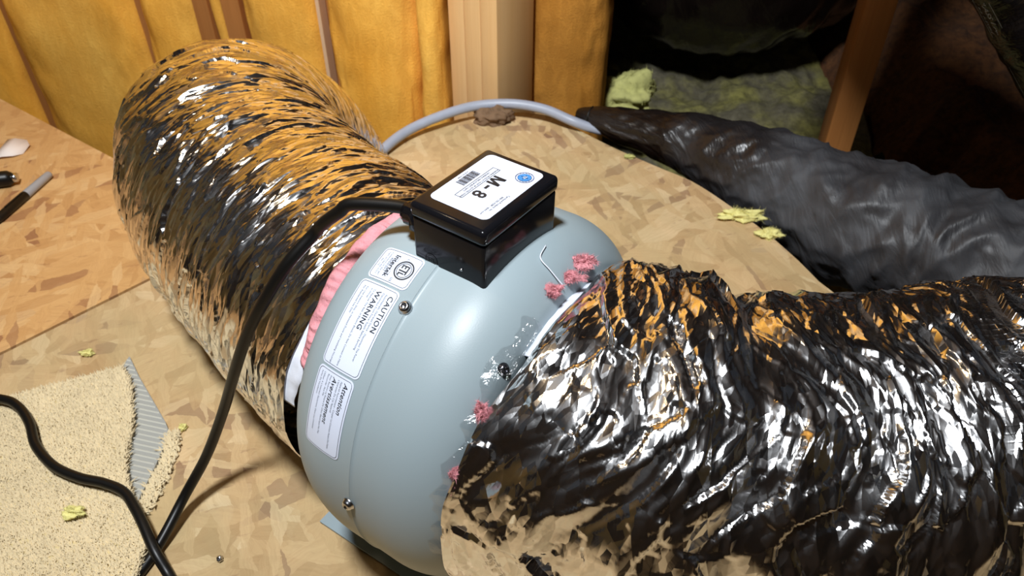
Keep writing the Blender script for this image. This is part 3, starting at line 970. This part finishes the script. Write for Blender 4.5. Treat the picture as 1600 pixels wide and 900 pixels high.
def ring_strip(name, centre, axis, side, up, fr, fs, m, parent, a0, a1, n=160, rows=5, solid=.0012):
    """thin wavy collar: fr(u,th), fs(u,th) give radius and position along the axis, u 0..1 across"""
    th = np.linspace(R_(a0), R_(a1), n); uu = np.linspace(0, 1, rows)
    TH, UU = np.meshgrid(th, uu, indexing='ij')
    def srf(dr):
        r = fr(UU, TH) + dr; s = fs(UU, TH)
        return centre + s[..., None] * axis + r[..., None] * (-np.sin(TH)[..., None] * side + np.cos(TH)[..., None] * up)
    P = np.concatenate([srf(0), srf(-solid)[:, ::-1]], 1)
    return grid(name, P, m, parent, True, None, True)


# rear mouth: white inner liner folded over and pink fibreglass between liner and fan
mc = pth[0]; ax = tR[0]; sd = np.cross(Z, ax) * -1; sd /= np.linalg.norm(sd)
upv = Z
tw = lambda th, k, sd_: pn(th * k, 0 * th + .37, None, sd_)
ring_strip('liner_edge', mc, -ax, V - (V @ ax) * ax, upv, lambda u_, t: .1450 - .004 * u_ + .0015 * tw(t, 9, 3) * u_, lambda u_, t: -.012 + (.026 + .006 * tw(t, 5, 4)) * u_, 'liner', rear_duct, -75, 76, 160, 5, .0006)
ring_strip('fiberglass', C0 - .0835 * U + .013 * V, U, V, Z, lambda u_, t: .121 + .009 * np.sin(PI * u_) + (.003 * tw(t, 7, 5) + .0022 * tw(t, 31, 15) + .0015 * pn(t * 60, u_ * 3, None, 16)) * np.sin(PI * u_), lambda u_, t: -.026 + .027 * u_ + .003 * tw(t, 6, 6), 'pink', rear_duct, -30, 68, 160, 9, .004)

# front mouth: white liner, pink tufts, clear film over the shoulder, one loose thread
mf = pthf[0]
ring_strip('liner_edge', mf, U, V, Z, lambda u_, t: .1375 + .006 * u_ + .0012 * tw(t, 11, 7), lambda u_, t: -.006 - .004 * tw(t, 4, 8) + .013 * u_ + .010 * np.cos(t), 'liner', front_duct, -40, 22, 90)
for k, (td, so, sz) in enumerate(((-14, .1845, (.016, .008, .007)), (-6, .1885, (.014, .006, .004)), (3, .1865, (.010, .007, .006)), (45, .1895, (.006, .006, .013)), (63, .1865, (.006, .006, .008)), (70, .190, (.005, .005, .014)))):
    p = on_fan(np.array(so), np.array(R_(td)), .002)
    fluff('fiberglass_tuft', p, sz, 'pink', front_duct, k + 3, 2200, .5, .62, .028)
ring_strip('clear_film', mf, U, V, Z, lambda u_, t: .1450 + .013 * (1 - u_) ** .5 + .003 * tw(t, 15, 11), lambda u_, t: -.014 + .022 * u_ + .010 * tw(t, 5, 12) * (1 - u_), 'film', front_duct, 12, 92, 160, 9, .0003)
p0 = on_fan(np.array(.189), np.array(R_(-1)), .004)
tube('loose_thread', [p0, p0 - U * .012 + Z * .010, p0 - U * .022 + Z * .016 + V * .002, p0 - U * .026 + Z * .017 + V * .016], .0005, 'liner', front_duct, 24, 5)

# ================================================================== cords and cable
cord = [gp - bu * .008, gp - bu * .022 + Z * .001, (-.123, .506, .374), (-.134, .507, .366), (-.149, .511, .352), (-.159, .513, .340), (-.181, .500, .320), (-.204, .493, .288), (-.227, .493, .249), (-.250, .496, .199), (-.279, .504, .132), (-.309, .499, .070), (-.336, .479, .029), (-.351, .441, .012), (-.362, .413, .0055), (-.376, .375, .0055), (-.40, .30, .0055), (-.37, .24, .0055), (-.31, .27, .0055), (-.300, .345, .0055),
        (-.318, .383, .006), (-.334, .403, .0075), (-.350, .421, .0195), (-.368, .446, .0255), (-.383, .465, .0265), (-.402, .485, .0265), (-.427, .496, .0265), (-.456, .503, .0265), (-.489, .518, .0265), (-.520, .545, .0265), (-.541, .576, .0265), (-.566, .601, .0265), (-.593, .612, .0265), (-.66, .62, .0255), (-.72, .60, .0075), (-.9, .55, .0055)]
tag(tube('power_cord', cord, .0053, 'cord', None, 420, 14), 'black power cord looping from the fan box down over the carpet scrap', 'cord')

gc = [(-.30, 1.02, -.03), (-.262, 1.10, -.005), (-.221, 1.178, .011), (-.182, 1.233, .018), (-.125, 1.272, .026), (-.066, 1.300, .030), (0, 1.306, .031), (.057, 1.292, .028), (.102, 1.268, .02), (.128, 1.262, .012), (.16, 1.258, .004)]
tag(tube('grey_cable', gc, .0088, 'conduit', None, 120, 16), 'thick grey sheathed cable arching in front of the wooden post', 'cable')

# ================================================================== black ducts
def black_duct(name, label, ctrl, NS, NT, amp, m, part=True):
    c = smooth_path(ctrl, NS)
    path = c[:, :3]; rad = c[:, 3]
    root = tag(empty(name, tuple(path[NS // 2])), label, 'duct')
    t, a, b = frames(path)
    s = np.concatenate([[0], np.cumsum(np.linalg.norm(np.diff(path, axis=0), axis=1))])
    th = np.linspace(0, 2 * PI, NT, endpoint=False); T = (th / (2 * PI))[None]; S_ = s[:, None]
    sw = S_ + .16 * T * (1 - T) * 4 * .6
    h = pn(sw * 7, T * 4, 4, 51) * .07 + rdg(sw * 15 + .5 * pn(S_ * 5, T * 4, 4, 56), T * 6, 6, 52) * .075 + rdg(sw * 30, T * 14, 14, 53) * .03 + cell(sw * 40, T * 16, 16, 54) * .022
    r = rad[:, None] * (1 + amp * h)
    P = path[:, None] + r[..., None] * (np.cos(th)[None, :, None] * a[:, None] + np.sin(th)[None, :, None] * b[:, None])
    grid('plastic_jacket', P, m, root, True, (s, np.linspace(0, 2 * PI, NT + 1) * .1), True)
    return root, path, t, a, b, rad


bd, pb_, tb, ab, b2, rb2 = black_duct('black_duct', 'dusty black plastic flex duct tapering to a tied end beside the board edge',
    [(.118, 1.292, .018, .010), (.132, 1.285, .018, .0155), (.181, 1.262, .016, .027), (.267, 1.224, .012, .043), (.328, 1.188, .010, .056), (.402, 1.127, .004, .073), (.467, 1.060, 0, .085), (.538, .990, -.004, .097), (.622, .925, -.008, .105), (.72, .845, -.008, .112), (.95, .74, -.01, .12), (1.25, .66, -.02, .12)], 320, 160, 1.0, 'duct_b')
k = 12
ka = int(np.argmin(np.abs(pb_[:, 0] - .139)))
thn = np.linspace(0, 2 * PI, 28)
tube('tie_strap', [pb_[ka] + rb2[ka] * 1.06 * (math.cos(x) * ab[ka] + math.sin(x) * b2[ka]) for x in thn], 0.0018, 'cord', bd, 60, 6)

black_duct('black_duct', 'shiny black plastic duct hanging in the dark beyond the post',
    [(-.02, 2.75, .40, .22), (.20, 2.35, .22, .25), (.44, 2.16, .06, .25), (.66, 2.18, .02, .25), (.86, 2.42, .05, .24), (1.0, 2.8, .15, .24)], 220, 150, .7, 'duct_k')
tr_, pt_, tt_, at_, bt_, rt_ = black_duct('black_duct', 'black duct crossing the top right corner with pale printed lettering',
    [(.42, 1.02, .72, .135), (.668, 1.0, .445, .135), (.815, 1.0, .285, .135), (1.05, 1.0, .04, .135), (1.25, 1.02, -.15, .135)], 200, 120, .25, 'duct_k')


def on_top_right(x, y):                                  # printing along the camera-facing lower side
    x = np.asarray(x); y = np.asarray(y)
    base_ = np.array([.668, 1.0, .445]); dr = np.array([.147, 0, -.160]); dr /= np.linalg.norm(dr)
    sd_ = np.array([0, -1.0, 0]); lo = np.array([-dr[2], 0, dr[0]]) * -1
    lo = np.array([-.68, 0, -.73]); lo -= dr * (lo @ dr); lo /= np.linalg.norm(lo)
    ang = R_(76) - y / .14
    rr = .1375
    return base_ + x[..., None] * dr + rr * (np.cos(ang)[..., None] * sd_ + np.sin(ang)[..., None] * lo)


gtx = [at(text2d('CLASS 1 AIR DUCT', .013, .01, 0, 'LEFT'), .0, 0), rect2d(-.2, .013, .30, .0142), at(text2d('R-6  FLEXIBLE', .008, 0, 0, 'LEFT'), .02, -.015), rect2d(-.2, -.023, .2, -.022)]
decal('printed_lettering', gtx, on_top_right, 'ink_l', tr_)

# ================================================================== small things on the boards
# carpet scraps
cpoly = [(-.70, .585), (-.631, .612), (-.606, .622), (-.478, .674), (-.462, .652), (-.452, .630), (-.444, .610), (-.437, .592), (-.432, .572), (-.428, .550), (-.421, .528), (-.413, .510), (-.400, .490), (-.386, .471), (-.372, .450), (-.366, .434), (-.366, .41), (-.36, .36), (-.40, .28), (-.62, .30), (-.74, .44)]
rug = tag(empty('carpet_scrap', (-.5, .5, 0)), 'cut beige carpet scrap lying pile up under the power cord', 'carpet')
prism('backing_slab', [(x, y) for x, y in cpoly], .006, .0125, 'carpet_base', rug)
rs = np.random.default_rng(3)
N = 110000
px_ = rs.uniform(-.75, -.34, N); py_ = rs.uniform(.27, .69, N)
ok = inside(cpoly, px_, py_); px_, py_ = px_[ok], py_[ok]; N = len(px_)


def tufts(name, x, y, z, hgt, rad, m, parent, lean=.35, lx=None, ly=None):
    n = len(x); a0 = rs.uniform(0, 2 * PI, n); h = hgt * rs.uniform(.7, 1.2, n)
    lx_ = rs.normal(0, lean, n) * h if lx is None else lx * h; ly_ = rs.normal(0, lean, n) * h if ly is None else ly * h
    V_ = np.zeros((n, 4, 3))
    for k in range(3):
        a = a0 + k * 2 * PI / 3
        V_[:, k, 0] = x + rad * np.cos(a); V_[:, k, 1] = y + rad * np.sin(a); V_[:, k, 2] = z
    V_[:, 3, 0] = x + lx_; V_[:, 3, 1] = y + ly_; V_[:, 3, 2] = z + h
    i = np.arange(n)[:, None] * 4
    F = np.concatenate([i + np.array([[0, 1, 3]]), i + np.array([[1, 2, 3]]), i + np.array([[2, 0, 3]])]).tolist()
    o = mesh(name, V_.reshape(-1, 3), F, m, parent, True)
    o['kind'] = 'stuff'
    return o


tufts('pile', px_, py_, .0115 + .001 * pn(px_ * 60, py_ * 60), .0062, .0014, 'pile', rug, .35)
# ragged cut edge leaning over the backing
ep = np.array(cpoly[3:18]); sg = smooth_path(ep, 420)
j = rs.integers(0, 420, 1500)
ex_ = sg[j, 0] + rs.normal(-.001, .0012, 1500); ey_ = sg[j, 1] + rs.normal(-.001, .0012, 1500)
tufts('cut_edge_yarn', ex_, ey_, rs.uniform(.006, .013, 1500), .006, .0018, 'pile', rug, .4, .6 + .0 * ex_ + rs.normal(0, .35, 1500), .2 + rs.normal(0, .35, 1500))

fl = tag(empty('carpet_scrap', (-.40, .57, 0)), 'grey-backed carpet corner lying face down beneath the beige scrap', 'carpet')
fpoly = [(-.480, .700), (-.456, .666), (-.421, .621), (-.400, .594), (-.389, .576), (-.392, .53), (-.395, .487), (-.40, .46), (-.46, .50), (-.50, .62)]
prism('woven_backing', fpoly, .0, .0052, 'backing', fl)
rows = []
for k in range(34):
    y = .47 + k * .0068
    x = np.linspace(-.49, -.38, 60); yy = y - (x + .43) * .25
    m_ = inside(fpoly, x, yy)
    if m_.sum() > 3: rows.append((x[m_], yy[m_]))
vs = []; fs = []
for x, y in rows:
    n = len(x); k0 = len(vs)
    for xi, yi in zip(x, y): vs += [(xi, yi - .0011, .0052), (xi, yi, .0064), (xi, yi + .0011, .0052)]
    for q in range(n - 1):
        for r_ in (0, 1): fs.append((k0 + q * 3 + r_, k0 + q * 3 + 3 + r_, k0 + q * 3 + 4 + r_, k0 + q * 3 + 1 + r_))
tag(mesh('weave_rib', vs, fs, 'backing_l', fl), kind='stuff')
eg = smooth_path([(-.388, .578), (-.383, .548), (-.384, .51), (-.389, .478)], 200); j = rs.integers(0, 200, 900)
tufts('pile_edge', eg[j, 0] + rs.normal(0.001, .0035, 900), eg[j, 1] + rs.normal(0, .003, 900), rs.uniform(0, .004, 900), .008, .0024, 'pile', fl, .4)

# marker
mk0 = np.array([-.759, 1.113, .0071]); mk1 = np.array([-.7795, 1.01, .0071]); md = (mk1 - mk0); ml = np.linalg.norm(md); md /= ml
mr = tag(empty('marker_pen', tuple((mk0 + mk1) / 2)), 'grey felt marker with black cap lying on the left board', 'pen')
ms = np.cross(Z, md)
lathe('barrel', [(0, .003), (.001, .0055), (.003, .0062), (.062, .0070), (.063, .0062)], 'marker_g', mr, 24, md, ms, mk0, True)
lathe('cap', [(.0615, .0066), (.062, .0072), (.125, .0070), (.134, .0052), (.135, .002)], 'cord', mr, 24, md, ms, mk0, True)
boxmesh('clip', mk0 + md * .066 + Z * .0066 - ms * .0015, md * .04, ms * .003, Z * .0016, 'cord', mr)
sw_ = text2d('fine point marker', .0058, .01, 0, 'CENTER')
decal('printing', [sw_], lambda x, y: mk0 + md * .033 - x[..., None] * md * -1 + .00685 * (np.cos(y / .0068 + .5)[..., None] * Z - np.sin(y / .0068 + .5)[..., None] * ms), 'grey_dk', mr)

# torn paper and dark tool end at the left margin
pp = np.array([[(-.905, 1.165), (-.900, 1.245)], [(-.880, 1.170), (-.873, 1.236)], [(-.858, 1.178), (-.846, 1.238)], [(-.842, 1.196), (-.838, 1.228)]])
pp = np.array([-.858, 1.192]) + (pp - np.array([-.87, 1.205])) * .68
Pz = np.zeros((4, 2, 3)); Pz[..., :2] = pp; Pz[..., 2] = [[.003, .009], [.006, .015], [.004, .011], [.001, .005]]
Pp = np.concatenate([Pz, (Pz - np.array([0, 0, .0008]))[:, ::-1]], 1)
tag(grid('paper_scrap', Pp, 'paper', None, True, None, True, False), 'torn white paper scrap at the left edge of the board', 'paper')
tl = tag(empty('tool_handle', (-.86, 1.09, 0)), 'dark rounded tool handle at the left edge, between paper and marker', 'tool')
td_ = np.array([-.97, -.24, 0]); ts = np.cross(Z, td_)
lathe('grip', [(0, .004), (.002, .009), (.008, .0125), (.05, .0135), (.10, .012), (.102, .003)], 'cord', tl, 24, td_, ts, np.array([-.806, 1.092, .0137]), True)
lathe('ferrule', [(-.006, .004), (-.0055, .0075), (.001, .008), (.002, .004)], 'steel', tl, 20, td_, ts, np.array([-.806, 1.092, .0137]), True)

tag(blob('wood_chunk', (-.036, 1.296, .0105), (.031, .019, .021), 'stone', None, .35, 5, 28, 2.4, .011), 'rough brown chunk lying on the board below the grey cable', 'chunk')
g_ = 'small yellow insulation crumbs'
for nm, lb_, loc, sz, m_, sd_ in (
        ('insulation_tuft', 'pale yellow tuft of insulation on the carpet scrap', (-.447, .464, .023), (.013, .007, .005), 'fluff', 1),
        ('insulation_tuft', 'tiny yellow crumb on the board above the carpet scrap', (-.535, .707, .004), (.010, .006, .005), 'fluff', 2),
        ('insulation_tuft', 'tiny yellow crumb beside the tip of the grey carpet corner', (-.379, .588, .004), (.005, .005, .004), 'fluff', 3),
        ('insulation_tuft', 'yellow-green insulation clump along the board edge under the black duct', (.352, .998, .006), (.036, .013, .010), 'fluff', 4),
        ('insulation_tuft', 'second yellow-green insulation clump nearer the right along the board edge', (.386, .955, .005), (.020, .013, .009), 'fluff', 8),
        ('insulation_tuft', 'tan chip lying on the board right of the wiring box', (.200, 1.173, .003), (.010, .006, .004), 'fluff_g', 5),
        ('insulation_clump', 'big pale green insulation clump on the attic floor behind the black duct tip', (.262, 1.62, -.12), (.075, .06, .055), 'fluff_g', 6)):
    tag(fluff(nm, loc, sz, m_, None, sd_ + 11, 900), lb_, 'insulation')
tag(blob('metal_pellet', (-.291, .423, .003), (.003, .0035, .003), 'steel', None, .3, 2, 12), 'tiny grey pellet on the board near the bottom edge', 'pellet')
